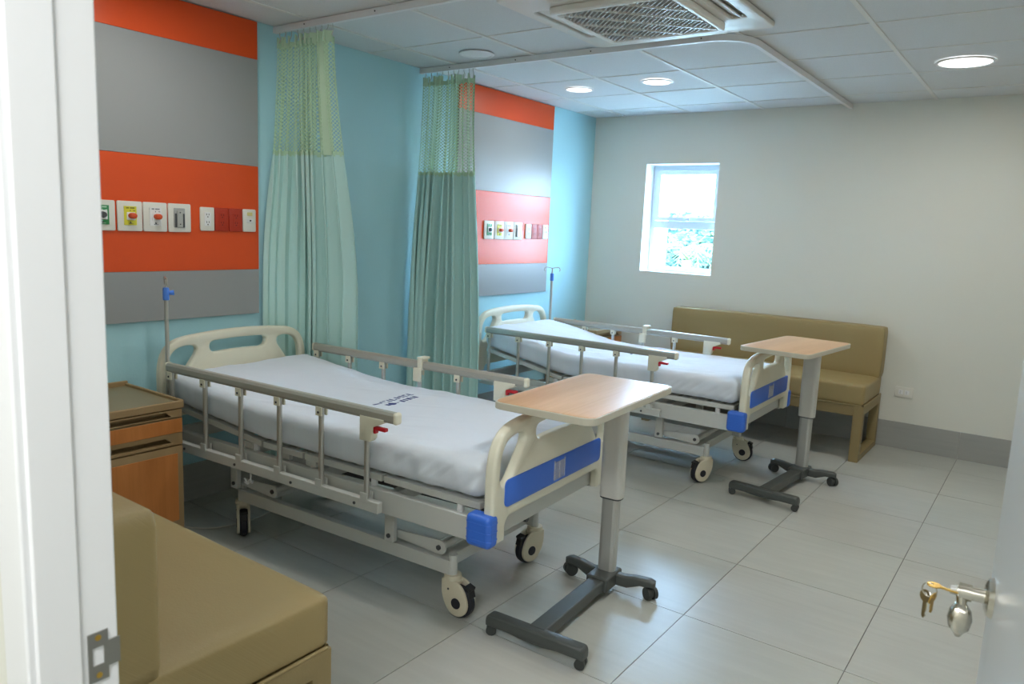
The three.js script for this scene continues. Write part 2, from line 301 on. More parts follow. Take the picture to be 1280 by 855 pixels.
// ---------------------------------------------------------------- outside the window
{
  const g = structure('ground', 'pale paved ground outside the window', 'ground'); mesh('paving', span(-30, 30, -0.4, -0.3, -40, -0.2), M.lawn, g);
  const bld = thing('neighbour_building', 'white rendered building edge beyond the window', 'building', [-4.3, -0.3, -9]);
  mesh('wall', span(-3.2, 0.55, 0, 2.65, -0.85, 0), M.stucco, bld); mesh('parapet', span(-3.25, 0.6, 2.65, 2.75, -0.9, 0.05), M.stucco, bld); mesh('plinth', span(-3.22, 0.57, 0, 0.3, -0.87, 0.02), M.grout, bld);
  // palm
  const p = thing('palm_tree', 'arching feather palm seen through the lower window pane', 'palm', [-2.45, -0.15, -8]);
  mesh('trunk', tube([[0, -0.15, 0], [0.03, 0.6, 0], [0, 1.15, 0.02]], 0.09, 20, 12), M.bark, p);
  for (let i = 0; i < 15; i++) {
    const a = i / 15 * 2 * PI + rnd() * 0.3, len = 0.75 + rnd() * 0.35, up = 0.35 + rnd() * 0.45, geos = [], P = [];
    for (let k = 0; k <= 12; k++) { const t = k / 12; P.push(V3(Math.cos(a) * len * t, 1.15 + up * Math.sin(t * 2.2) - 0.55 * t * t, Math.sin(a) * len * t)); }
    geos.push(tube(P.map((v) => [v.x, v.y, v.z]), 0.008, 14, 5));
    for (let k = 1; k < 12; k++) for (const s of [-1, 1]) {
      const c = P[k], d = P[k + 1].clone().sub(P[k - 1]).normalize(), side = V3(-Math.sin(a), 0, Math.cos(a)).multiplyScalar(s), l = 0.3 * Math.sin((k + 1) / 13 * PI) + 0.05;
      const tip = c.clone().addScaledVector(side, l * 0.75).addScaledVector(d, l * 0.55).add(V3(0, -l * 0.35, 0)), w = d.clone().multiplyScalar(0.016);
      const q = new THREE.BufferGeometry(); const A = c.clone().sub(w), B = c.clone().add(w), Cc = tip;
      q.setAttribute('position', new THREE.Float32BufferAttribute([A.x, A.y, A.z, B.x, B.y, B.z, Cc.x, Cc.y, Cc.z], 3)); q.setAttribute('uv', new THREE.Float32BufferAttribute([0, 0, 1, 0, 0, 1], 2)); q.computeVertexNormals(); geos.push(q);
    }
    mesh('frond', geos, M.palmLeaf, p);
  }
  const tree = (x, y, z, r, label, n) => {
    const t = thing('leafy_tree', label, 'tree', [x, -0.3, z]);
    mesh('trunk', [rod([0, 0, 0], [0.05, y + 0.1, 0], 0.1, 0.06, 10), rod([0.03, y * 0.7, 0], [0.4 * r, y + 0.3, 0.1], 0.04, 0.02, 8), rod([0.03, y * 0.7, 0], [-0.4 * r, y + 0.35, -0.1], 0.04, 0.02, 8)], M.bark, t);
    const gs = [];
    for (let i = 0; i < n; i++) {
      const d = V3(rnd() * 2 - 1, rnd() * 2 - 1, rnd() * 2 - 1); if (d.length() > 1) { i--; continue; }
      const s = 0.07 + rnd() * 0.07, q = new THREE.CircleGeometry(s, 5); q.scale(1, 0.55, 1); q.rotateX(rnd() * PI); q.rotateY(rnd() * PI * 2); q.translate(d.x * r, y + 0.3 + d.y * r * 0.8, d.z * r); gs.push(q);
    }
    const c = mesh('foliage', gs, M.leaf, t); c.userData.kind = 'stuff';
  };
  tree(-3.15, 1.15, -11, 0.95, 'rounded leafy tree behind the palm outside the window', 3200);
  tree(-5.2, 1.2, -14, 1.2, 'distant leafy tree behind the white building outside', 2400);
}

// ---------------------------------------------------------------- ceiling fittings
function downlight(x, z, r, lit, label) {
  const t = thing('ceiling_downlight', label, 'downlight', [x, H - 0.002, z], 0, 'recessed ceiling downlights');
  mesh('trim_ring', lathe([[r - 0.006, 0.0], [r - 0.002, -0.006], [r + 0.008, -0.007], [r + 0.014, -0.003], [r + 0.014, 0]], 40), M.white, t);
  mesh('diffuser', lathe([[0, -0.005], [r * 0.6, -0.0048], [r - 0.004, -0.003], [r - 0.002, 0]], 40), lit ? M.lamp : M.lampOff, t);
  if (lit) {
    const w = r * 1.77, l = new THREE.RectAreaLight(LAMP_COLOUR, LAMP, w, w); l.position.set(0, -0.012, 0); l.rotation.x = -PI / 2; l.name = 'lamp_light'; l.castShadow = true; t.add(l);
  }
  return t;
}
downlight(0.59, 1.271, 0.092, true, 'lit round downlight above the bed by the window, nearer the blue wall');
downlight(1.211, 1.307, 0.092, true, 'lit round downlight above the foot of the bed by the window');
downlight(2.972, 1.162, 0.132, true, 'large lit round downlight above the aisle in front of the brown bench');
downlight(0.613, 2.467, 0.09, false, 'unlit round downlight between the two curtain tracks');
downlight(2.972, 2.79, 0.132, true, 'large lit round downlight above the aisle beside the air conditioner');
downlight(0.59, 4.31, 0.092, true, 'lit round downlight above the sofa-side bed, nearer the blue wall');
downlight(1.211, 4.28, 0.092, true, 'lit round downlight above the middle of the sofa-side bed');
downlight(2.972, 4.42, 0.132, true, 'large lit round downlight above the aisle near the doorway');
{
  const p = thing('corridor_light', 'square ceiling light panel in the corridor', 'ceiling light', [3.1, H - 0.03, 6.6]);
  mesh('frame', [span(-0.31, 0.31, 0.0, 0.03, -0.31, -0.29), span(-0.31, 0.31, 0, 0.03, 0.29, 0.31), span(-0.31, -0.29, 0, 0.03, -0.29, 0.29), span(0.29, 0.31, 0, 0.03, -0.29, 0.29)], M.white, p);
  mesh('diffuser', span(-0.29, 0.29, 0.008, 0.03, -0.29, 0.29), M.lamp, p);
  const l = new THREE.RectAreaLight(CORRIDOR_COLOUR, CORRIDOR, 0.58, 0.58); l.position.set(0, -0.004, 0); l.rotation.x = -PI / 2; l.castShadow = true; l.name = 'lamp_light'; p.add(l);
}
{ // four-way cassette air conditioner
  const a = thing('ceiling_air_conditioner', 'white four-way cassette air conditioner set in the ceiling', 'air conditioner', [1.845, 0, 2.825]);
  const o = 0.475, y0 = 2.455;
  const ring = new THREE.Shape(); roundRect(2 * o, 2 * o, 0.05, ring);
  const cut = (cx, cy, w, h) => { const p = new THREE.Path(); roundRect(w, h, Math.min(w, h) * 0.3, p, cx, cy); return p; };
  const so = 0.375, sl = 0.5, sw = 0.075;
  for (const [x, y, w, h] of [[so, 0, sw, sl], [-so, 0, sw, sl], [0, so, sl, sw], [0, -so, sl, sw], [0, 0, 0.535, 0.535]]) ring.holes.push(cut(x, y, w, h));
  mesh('fascia', extrude(ring, 0.021, 0.008, 4).rotateX(PI / 2).translate(0, y0 + 0.0105, 0), M.acWhite, a);
  mesh('casing', [span(-0.44, 0.44, y0 + 0.19, y0 + 0.2, -0.44, 0.44), span(-0.44, -0.43, y0 + 0.021, y0 + 0.19, -0.44, 0.44), span(0.43, 0.44, y0 + 0.021, y0 + 0.19, -0.44, 0.44), span(-0.43, 0.43, y0 + 0.021, y0 + 0.19, -0.44, -0.43), span(-0.43, 0.43, y0 + 0.021, y0 + 0.19, 0.43, 0.44)], M.acWhite, a);
  for (let i = 0; i < 4; i++) {
    const f = mesh('louvre', [rbox(sl - 0.02, 0.006, 0.045, 0.002, 0, 0, 0).rotateX(0.35).translate(0, y0 + 0.012, so - 0.008)], M.acWhite, a); f.rotation.y = i * PI / 2;
    const v = mesh('guide_vane', [rbox(sl - 0.03, 0.005, 0.02, 0.002, 0, 0, 0).rotateX(0.35).translate(0, y0 + 0.02, so + 0.02)], M.acWhite, a); v.rotation.y = i * PI / 2;
  }
  const gr = 0.3, gi = 0.268, yg = 2.424;
  const fs = new THREE.Shape(); roundRect(2 * gr, 2 * gr, 0.03, fs); fs.holes.push(cut(0, 0, 2 * gi, 2 * gi)); fs.holes[0] = (() => { const p = new THREE.Path(); roundRect(2 * gi, 2 * gi, 0.015, p); return p; })();
  const g = mesh('grille_frame', extrude(fs, 0.036, 0.01, 4).rotateX(PI / 2).translate(0, yg + 0.014, 0), M.gloss, a);
  mesh('filter', span(-gi - 0.02, gi + 0.02, yg + 0.14, yg + 0.145, -gi - 0.02, gi + 0.02), M.grille, a);
  const q = Math.SQRT1_2, D = gi * Math.SQRT2;
  for (let d = -D + 0.012; d < D - 0.006; d += 0.021) {   // slats along one diagonal, ribs along the other
    const len = 2 * (D - Math.abs(d)) - 0.006; if (len < 0.02) continue;
    mesh('slat', box(len, 0.014, 0.0055).rotateY(-PI / 4).translate(d * q, yg + 0.007, -d * q), M.grille, g);
  }
  for (const d of [-0.24, -0.12, 0, 0.12, 0.24]) { const len = 2 * (D - Math.abs(d)) - 0.006; mesh('rib', box(len, 0.011, 0.006).rotateY(PI / 4).translate(d * q, yg + 0.002, d * q), M.gloss, g); }
}
function track(name, pts, label) {
  const t = thing(name, label, 'curtain track', [0, 0, 0], 0, 'ceiling curtain tracks');
  const curve = new THREE.CurvePath(); const P = pts.map(([x, z]) => V3(x, 0, z)); // start, corner, end
  const r = 0.22, d0 = P[0].clone().sub(P[1]).normalize(), d1 = P[2].clone().sub(P[1]).normalize();
  curve.add(new THREE.LineCurve3(P[0], P[1].clone().addScaledVector(d0, r))); curve.add(new THREE.QuadraticBezierCurve3(P[1].clone().addScaledVector(d0, r), P[1].clone(), P[1].clone().addScaledVector(d1, r))); curve.add(new THREE.LineCurve3(P[1].clone().addScaledVector(d1, r), P[2]));
  const samples = []; const seg = [2, 24, 2]; curve.curves.forEach((c, i) => { const n = seg[i]; for (let k = i ? 1 : 0; k <= n; k++) samples.push(c.getPoint(k / n)); });
  const prof = [[-0.012, H - 0.001], [-0.012, H - 0.033], [0.012, H - 0.033], [0.012, H - 0.001]], pos = [], idx = [];
  samples.forEach((p, i) => { const a = samples[Math.max(0, i - 1)], b = samples[Math.min(samples.length - 1, i + 1)], t2 = b.clone().sub(a).normalize(), n = V3(-t2.z, 0, t2.x); for (const [o, y] of prof) pos.push(p.x + n.x * o, y, p.z + n.z * o); });
  for (let i = 0; i + 1 < samples.length; i++) for (let k = 0; k < 4; k++) { const a = i * 4 + k, b = i * 4 + (k + 1) % 4; idx.push(a, b, a + 4, b, b + 4, a + 4); }
  const e = (samples.length - 1) * 4; idx.push(0, 2, 1, 0, 3, 2, e, e + 1, e + 2, e, e + 2, e + 3);
  const g = new THREE.BufferGeometry(); g.setAttribute('position', new THREE.Float32BufferAttribute(pos, 3)); g.setIndex(idx);
  const gg = toCreasedNormals(g, 0.5); gg.setAttribute('uv', new THREE.BufferAttribute(new Float32Array(gg.attributes.position.count * 2), 2));
  mesh('rail', gg, M.white, t);
  for (const s of [0.12, 0.36, 0.6, 0.9]) { const p = P[0].clone().lerp(P[1], s); mesh('fixing', new THREE.CylinderGeometry(0.004, 0.004, 0.003, 10).rotateX(PI / 2).translate(p.x, H - 0.016, p.z + 0.0125), M.darkSteel, t); }
  return t;
}
track('curtain_track', [[0.0, 3.418], [2.14, 3.418], [2.14, FZ]], 'white ceiling curtain track around the bed beside the doorway');
track('curtain_track', [[0.0, 2.285], [2.14, 2.285], [2.14, 0]], 'white ceiling curtain track curving around the bed by the window');

// ---------------------------------------------------------------- curtains
function curtain(cfg) {
  const { top, bottom, folds, amp, label, netTo, y0, tapeAt } = cfg;
  const t = thing('cubicle_curtain', label, 'curtain', [0, 0, 0], 0, 'green cubicle curtains');
  const path = (pts) => { const c = new THREE.CatmullRomCurve3(pts.map(([x, z]) => V3(x, 0, z)), false, 'centripetal'); return (s) => c.getPoint(s); };
  const pt = path(top), pb = path(bottom), yTop = 2.405;
  const surf = (s, y) => {
    const k = Math.min(1, Math.max(0, (yTop - y) / (yTop - cfg.flareY))), e = k * k * (3 - 2 * k);
    const a = pt(s), b = pb(s), p = a.clone().lerp(b, e);
    const a2 = pt(Math.min(1, s + 0.01)).lerp(pb(Math.min(1, s + 0.01)), e), a1 = pt(Math.max(0, s - 0.01)).lerp(pb(Math.max(0, s - 0.01)), e), d = a2.sub(a1).normalize(), n = V3(-d.z, 0, d.x);
    const ph = s * folds + 0.8 * noise.noise(s * 4, 3.1, cfg.seed) + 0.12 * noise.noise(s * 9, y * 0.6, cfg.seed + 4);
    const w = Math.sin(2 * PI * ph), am = (amp[0] + (amp[1] - amp[0]) * e) * (0.75 + 0.5 * noise.noise(s * folds * 0.5, y * 0.35, cfg.seed + 9)) * (cfg.pinch ? cfg.pinch(s, e) : 1);
    p.addScaledVector(n, am * (Math.sign(w) * Math.pow(Math.abs(w), 0.75)));
    p.addScaledVector(d, am * 0.45 * Math.sin(4 * PI * ph) + 0.004 * noise.noise(s * 20, y * 2, cfg.seed));
    p.x = Math.max(p.x, 0.013);
    return p;
  };
  const sheet = (sa, sb, ya, yb, ns, ny, scale) => {
    const pos = [], uv = [], idx = []; let run = 0, last = null;
    const us = [0]; for (let i = 1; i <= ns; i++) { const a = surf(sa + (sb - sa) * (i - 1) / ns, ya), b = surf(sa + (sb - sa) * i / ns, ya); run += a.distanceTo(b); us.push(run); }
    for (let j = 0; j <= ny; j++) for (let i = 0; i <= ns; i++) { const y = ya + (yb - ya) * j / ny, p = surf(sa + (sb - sa) * i / ns, y); pos.push(p.x, y, p.z); uv.push(us[i] * scale, y * scale); }
    for (let j = 0; j < ny; j++) for (let i = 0; i < ns; i++) { const a = j * (ns + 1) + i; idx.push(a, a + ns + 1, a + 1, a + 1, a + ns + 1, a + ns + 2); }
    const g = new THREE.BufferGeometry(); g.setAttribute('position', new THREE.Float32BufferAttribute(pos, 3)); g.setAttribute('uv', new THREE.Float32BufferAttribute(uv, 2)); g.setIndex(idx); g.computeVertexNormals(); return g;
  };
  mesh('net_top', sheet(0, 1, yTop - 0.03, netTo + 0.01, folds * 14, 14, 26), M.net, t);
  const cl = mesh('cloth', sheet(0, 1, netTo, y0, folds * 18, 40, 1), M.cloth, t);
  mesh('seam', sheet(0, 1, netTo + 0.018, netTo - 0.008, folds * 14, 1, 1), M.clothHem, t);
  mesh('header_band', sheet(0, 1, yTop - 0.02, yTop - 0.045, folds * 14, 1, 1), M.clothHem, t);
  for (let i = 0; i < folds; i++) { const a = (i + 0.02) / folds, g = sheet(a, a + 0.46 / folds, yTop + 0.008, yTop - 0.045, 8, 2, 1); mesh('hook_tab', g.translate(0.001, 0, 0.003), M.tape, t); }
  if (tapeAt) mesh('edge_tape', sheet(tapeAt[0], tapeAt[1], yTop, netTo, 8, 14, 1).translate(0.004, 0, 0.006), M.tape, t);
  for (let i = 0; i <= folds; i++) {
    const s = Math.min(1, (i + 0.25) / folds), p = surf(s, yTop - 0.005), q = pt(s);
    mesh('hook', tube([[p.x, yTop - 0.02, p.z], [p.x + 0.006, yTop + 0.005, (p.z + q.z) / 2], [q.x, yTop + 0.025, q.z], [q.x, H - 0.034, q.z]], 0.0022, 12, 6), M.chrome, t);
  }
  return t;
}
curtain({ top: [[0.03, 3.418], [0.25, 3.418], [0.46, 3.418]], bottom: [[0.028, 3.52], [0.03, 3.42], [0.034, 3.3], [0.07, 3.215], [0.2, 3.188], [0.41, 3.18]], folds: 9, amp: [0.03, 0.055], pinch: (s, e) => 1 - e * (0.72 - 0.5 * THREE.MathUtils.smoothstep(s, 0.42, 0.62)), label: 'gathered green curtain with net top hanging beside the bed near the doorway', netTo: 1.815, y0: 0.12, flareY: 1.05, tapeAt: [0.8, 0.86], seed: 2.3 });
curtain({ top: [[0.035, 2.285], [0.25, 2.285], [0.44, 2.285]], bottom: [[0.04, 2.38], [0.12, 2.32], [0.35, 2.285], [0.55, 2.275]], folds: 9, amp: [0.03, 0.055], label: 'gathered green curtain with net top hanging between the two beds', netTo: 1.795, y0: 0.12, flareY: 0.6, tapeAt: [0.975, 1], seed: 7.7 });

// ---------------------------------------------------------------- wall panels and their service outlets
function wallPanel(z0, label, where, panelGroup) {
  const t = thing('striped_wall_panel', label, 'wall panel', [0, 0, 0], 0, 'striped bed-head panels');
  const z1 = z0 + 1.2, ys = [0.958, 1.197, 1.74, 2.284, H - 0.004];
  for (let i = 0; i < 4; i++) { const m = mesh(i % 2 ? 'orange_board' : 'grey_board', rspan(0.001, 0.02, ys[i] + (i ? 0.0005 : 0), ys[i + 1] - 0.0005, z0, z1, 0.001, 1), i % 2 ? M.orange : M.greyPanel, t); m.userData.label = i % 2 ? 'glossy orange laminate stripe' : 'glossy grey laminate stripe'; }
  const X = 0.0201;
  const plate = (name, lab, cat, c, w, h, mat = M.plate) => { const o = thing(name, lab + where, cat, [X, 1.455, z0 + c], PI / 2, 'service outlets on the striped panels'); mesh('cover_plate', extrude(roundRect(w, h, 0.008), 0.011, 0.004, 3).translate(0, 0, 0.0055), mat, o); return o; };
  // gas outlets, local x runs towards the doorway ... turned so that local +z faces the room
  const Z = (z) => z - 3.541;
  const printed = (bg, band, fg) => canvasTex(160, 220, (c, w, h) => { c.fillStyle = bg; c.fillRect(0, 0, w, h); if (band) { c.fillStyle = band; c.fillRect(0, h * 0.75, w, h * 0.25); } c.fillStyle = fg; for (let i = 0; i < 9; i++) if (i !== 3) c.fillRect(28 + i * 12, 12, 9, 16); c.fillRect(74, 44, 10, 14); c.fillRect(116, 48, 26, 6); c.fillRect(70, 178, 12, 10); c.fillRect(56, 198, 16, 10); c.fillRect(78, 202, 38, 5); });
  const gas = (name, lab, c, mat, kind) => {
    const o = plate(name, lab, 'gas outlet', Z(c), 0.117, 0.137);
    if (kind === 'vacuum') {
      mesh('face_plate', extrude(roundRect(0.056, 0.094, 0.004), 0.006, 0.0015, 2).translate(-0.004, 0, 0.0135), M.greyInsert, o);
      for (const x of [-0.024, 0.016]) mesh('slide_channel', rbox(0.009, 0.066, 0.006, 0.002, x, -0.012, 0.017), M.darkSteel, o);
      mesh('slide_bracket', rbox(0.03, 0.078, 0.006, 0.002, -0.004, -0.004, 0.018), M.brushed, o);
      for (const y of [0.026, -0.03]) mesh('screw', new THREE.CylinderGeometry(0.003, 0.003, 0.002, 10).rotateX(PI / 2).translate(-0.004, y, 0.022), M.darkSteel, o);
      return;
    }
    mesh('label_plate', new THREE.BoxGeometry(0.058, 0.086, 0.003).translate(0.0, 0.002, 0.012), mat, o);
    const kn = mesh('connector', kind === 'oxygen' ? [rbox(0.042, 0.042, 0.006, 0.003, 0, 0.002, 0.015)] : [rbox(0.04, 0.036, 0.005, 0.003, 0.002, 0.0, 0.015)], M.whiteLabel, o);
    if (kind === 'oxygen') mesh('socket', lathe([[0, 0.014], [0.006, 0.016], [0.012, 0.014], [0.0145, 0]], 24).rotateX(PI / 2).translate(0, 0.002, 0.018), M.darkSteel, o);
    else mesh('release_knob', toCreasedNormals(lathe([[0, 0.026], [0.009, 0.025], [0.013, 0.021], [0.0135, 0]], 24), 0.8).scale(1.25, 1, 1).rotateX(PI / 2).translate(0.004, 0.002, 0.017), M.knobOrange, o);
    mesh('pin', new THREE.CylinderGeometry(0.0035, 0.0035, 0.004, 10).rotateX(PI / 2).translate(0, -0.03, 0.014), M.darkSteel, o);
  };
  gas('oxygen_outlet', 'white gas outlet with green label', 4.366, std('#ffffff', 0.5, { map: printed('#3f9560', '#2f8a4c', '#cfe6d5') }), 'oxygen');
  gas('air_outlet', 'white gas outlet with yellow label and orange knob', 4.24, std('#ffffff', 0.5, { map: printed('#dcd63c', null, '#4a4a20') }), 'air');
  gas('vacuum_outlet', 'white gas outlet with white label and orange knob', 4.119, std('#ffffff', 0.5, { map: printed('#eceded', null, '#3a4256') }), 'air');
  gas('slide_outlet', 'white plate with grey metal slide bracket', 3.996, null, 'vacuum');
  const socketHoles = (o, y, m) => { for (const x of [-0.0065, 0.0065]) mesh('slot', box(0.0025, 0.009, 0.002, x, y + 0.004, 0.0135), m, o); mesh('earth_slot', new THREE.CylinderGeometry(0.003, 0.003, 0.002, 10).rotateX(PI / 2).translate(0, y - 0.008, 0.0135), m, o); };
  const power = (name, lab, c, mat, faceMat, holes) => { const o = plate(name, lab, 'power outlet', Z(c), 0.078, 0.118, mat); mesh('receptacle', rbox(0.036, 0.07, 0.004, 0.0015, 0, 0, 0.0112), faceMat, o); socketHoles(o, 0.019, holes); socketHoles(o, -0.019, holes); return o; };
  const redDark = M.redSlot ??= std('#5a1009', 0.6);
  power('power_outlet', 'white double power outlet', 3.848, M.plate, M.whiteLabel, M.slot);
  power('red_power_outlet', 'red double power outlet beside the white one', 3.766, M.redPlate, M.redPlate, redDark);
  power('red_power_outlet', 'red double power outlet beside the call station', 3.686, M.redPlate, M.redPlate, redDark);
  const call = plate('call_station', 'white nurse call plate with amber button', 'call plate', Z(3.604), 0.078, 0.118);
  mesh('indicator', rbox(0.032, 0.018, 0.004, 0.002, 0, 0.034, 0.0125), M.amber, call); mesh('button_bar', rbox(0.042, 0.02, 0.004, 0.002, 0, 0.0, 0.0125), M.whiteLabel, call); mesh('jack', new THREE.CylinderGeometry(0.0045, 0.0045, 0.004, 14).rotateX(PI / 2).translate(0.002, 0, 0.0145), M.slot, call);
}
wallPanel(3.541, 'orange and grey striped laminate panel behind the bed beside the doorway', ' on the striped panel beside the doorway');
wallPanel(0.709, 'orange and grey striped laminate panel behind the bed by the window', ' on the striped panel by the window');
{
  const o = thing('wall_socket', 'white double wall socket above the skirting beside the brown bench', 'power outlet', [2.712, 0.418, 0.0005]);
  mesh('cover_plate', extrude(roundRect(0.118, 0.076, 0.006), 0.009, 0.003, 3).translate(0, 0, 0.0045), M.plate, o);
  for (const x of [-0.02, 0.02]) { const r = mesh('receptacle', rbox(0.03, 0.032, 0.004, 0.0015, x, 0, 0.0095), M.whiteLabel, o); for (const y of [-0.006, 0.006]) mesh('slot', box(0.008, 0.0025, 0.002, x - 0.003, y, 0.0115), M.slot, r); }
}

// ---------------------------------------------------------------- beds
function boardShape(T, bottom, arch) {              // head or foot board outline across the bed
  const w = 0.445, s = new THREE.Shape();
  s.moveTo(w, bottom); s.lineTo(w, T - 0.21); s.bezierCurveTo(w, T - 0.09, 0.41, T - 0.035, 0.31, T - 0.017); s.quadraticCurveTo(0.16, T, 0, T); s.quadraticCurveTo(-0.16, T, -0.31, T - 0.017); s.bezierCurveTo(-0.41, T - 0.035, -w, T - 0.09, -w, T - 0.21); s.lineTo(-w, bottom);
  s.lineTo(-0.36, bottom); s.lineTo(-0.36, arch - 0.03); s.quadraticCurveTo(-0.355, arch, -0.32, arch); s.lineTo(0.32, arch); s.quadraticCurveTo(0.355, arch, 0.36, arch - 0.03); s.lineTo(0.36, bottom); s.closePath();
  const c = new THREE.Path(); c.moveTo(-0.14, T - 0.052); c.quadraticCurveTo(0, T - 0.044, 0.14, T - 0.052); c.quadraticCurveTo(0.175, T - 0.055, 0.172, T - 0.08); c.quadraticCurveTo(0.17, T - 0.108, 0.135, T - 0.11); c.quadraticCurveTo(0, T - 0.102, -0.135, T - 0.11); c.quadraticCurveTo(-0.17, T - 0.108, -0.172, T - 0.08); c.quadraticCurveTo(-0.175, T - 0.055, -0.14, T - 0.052); s.holes.push(c);
  for (const k of [1, -1]) { const pts = [[0.402, T - 0.205], [0.394, T - 0.125], [0.36, T - 0.078], [0.3, T - 0.062], [0.252, T - 0.07], [0.246, T - 0.098], [0.27, T - 0.135], [0.305, T - 0.18], [0.345, T - 0.225], [0.385, T - 0.235]].map(([x, y]) => new THREE.Vector2(k * x, y)); const curve = new THREE.SplineCurve([...pts, pts[0]]); s.holes.push(new THREE.Path(curve.getPoints(40))); }
  return s;
}
const casterParts = (() => {
  const cx = 0.035, cy = 0.0625, s = new THREE.Shape();
  s.moveTo(-0.036, 0.146); s.lineTo(0.026, 0.146); s.quadraticCurveTo(0.055, 0.142, 0.068, 0.118); s.quadraticCurveTo(0.078, 0.105, cx + 0.051, cy + 0.012); s.absarc(cx, cy, 0.052, 0.2, -2.35, true); s.quadraticCurveTo(-0.03, 0.055, -0.036, 0.1); s.closePath();
  const side = extrude(s, 0.012, 0.004, 3);
  return {
    housing: join([side.clone().translate(0, 0, 0.0235), side.clone().translate(0, 0, -0.0235), rspan(-0.036, 0.032, 0.126, 0.148, -0.029, 0.029, 0.008), new THREE.CylinderGeometry(0.033, 0.035, 0.016, 28).translate(-0.004, 0.154, 0)]),
    wheel: toCreasedNormals(new THREE.LatheGeometry([[0.02, -0.016], [0.056, -0.016], [0.0615, -0.011], [0.0625, 0], [0.0615, 0.011], [0.056, 0.016], [0.02, 0.016]].map(([a, b]) => new THREE.Vector2(a, b)), 40), 0.6).rotateX(PI / 2).translate(cx, cy, 0),
    hub: [0.0302, -0.0302].map((z) => new THREE.CylinderGeometry(0.021, 0.021, 0.002, 28).rotateX(PI / 2).translate(cx, cy, z)),
    screw: new THREE.CylinderGeometry(0.004, 0.004, 0.002, 10).rotateX(PI / 2).translate(-0.002, 0.112, 0.0302),
    pedal: join([rbox(0.03, 0.014, 0.036, 0.004).rotateZ(-0.35).translate(0.078, 0.128, 0), rbox(0.012, 0.038, 0.032, 0.004).rotateZ(0.25).translate(0.086, 0.108, 0)]),
    stem: new THREE.CylinderGeometry(0.017, 0.017, 0.085, 20).translate(-0.004, 0.197, 0),
  };
})();
function bedCaster(parent, u, v, turn) {
  const h = mesh('caster', casterParts.housing, M.creamCaster, parent); h.position.set(u, 0, v); h.rotation.y = turn;
  mesh('wheel', casterParts.wheel, M.rubber, h); for (const g of casterParts.hub) mesh('hub_cap', g, M.rubber, h); mesh('screw', casterParts.screw, M.darkSteel, h); mesh('brake_pedal', casterParts.pedal, M.black, h); mesh('stem', casterParts.stem, M.steel, h);
}
function sideRail(bed, v, clamp) {
  const s = Math.sign(v), u0 = 0.115, u1 = 1.525, yr = 0.768;
  const sh = new THREE.Shape(); roundRect(0.034, 0.044, 0.015, sh);
  const bar = mesh('side_rail', extrude(sh, u1 - u0, 0.002, 1).rotateY(PI / 2).translate((u0 + u1) / 2, yr, v), M.rail, bed);
  for (const u of [u0, u1]) mesh('end_cap', rbox(0.022, 0.046, 0.036, 0.011, u, yr, v), M.cream, bar);
  mesh('lower_bar', rspan(0.16, 1.45, 0.386, 0.43, v - 0.014 + s * 0.002, v + 0.014 + s * 0.002, 0.004), M.steel, bar);
  for (let i = 0; i < 4; i++) mesh('bolt', new THREE.CylinderGeometry(0.006, 0.006, 0.004, 12).rotateX(PI / 2).translate(0.25 + 0.36 * i, 0.405, v + s * 0.018), M.darkSteel, bar);
  for (let i = 0; i < 6; i++) {
    const u = 0.14 + i * 0.2475;
    const last = i === 5;
    mesh('post', rod([u, 0.43, v], [u, last ? 0.7 : 0.75, v], 0.011, 0.011, 16), M.chrome, bar);
    if (!last) { mesh('post_bracket', [rbox(0.034, 0.036, 0.007, 0.002, u, 0.732, v + 0.014), rbox(0.034, 0.036, 0.007, 0.002, u, 0.732, v - 0.014)], M.cream, bar); mesh('pin', new THREE.CylinderGeometry(0.005, 0.005, 0.04, 10).rotateX(PI / 2).translate(u, 0.728, v), M.darkSteel, bar); }
    mesh('post_foot', [rbox(0.036, 0.034, 0.006, 0.002, u, 0.438, v + 0.015), rbox(0.036, 0.034, 0.006, 0.002, u, 0.438, v - 0.015)], M.steel, bar);
  }
  const l = new THREE.Shape(); [[1.352, 0.758], [1.475, 0.758], [1.468, 0.742], [1.42, 0.72], [1.412, 0.672], [1.402, 0.66], [1.352, 0.66]].forEach(([a, b], i) => i ? l.lineTo(a, b) : l.moveTo(a, b)); l.closePath();
  const la = mesh('latch', extrude(l, 0.036, 0.004, 2).translate(0, 0, v), M.cream, bar);
  mesh('release_lever', [rbox(0.06, 0.014, 0.02, 0.004, 1.448, 0.716, v + 0.004), rbox(0.012, 0.026, 0.02, 0.004, 1.424, 0.708, v + 0.004)], M.red, la).userData.label = 'red release lever';
  if (clamp) mesh('rail_clamp', [rbox(0.03, 0.062, 0.056, 0.006, clamp, 0.772, v), rbox(0.05, 0.07, 0.012, 0.004, clamp - 0.012, 0.72, v + 0.026).rotateZ(0), rbox(0.04, 0.012, 0.06, 0.004, clamp + 0.006, 0.806, v)], M.cream, bar);
}
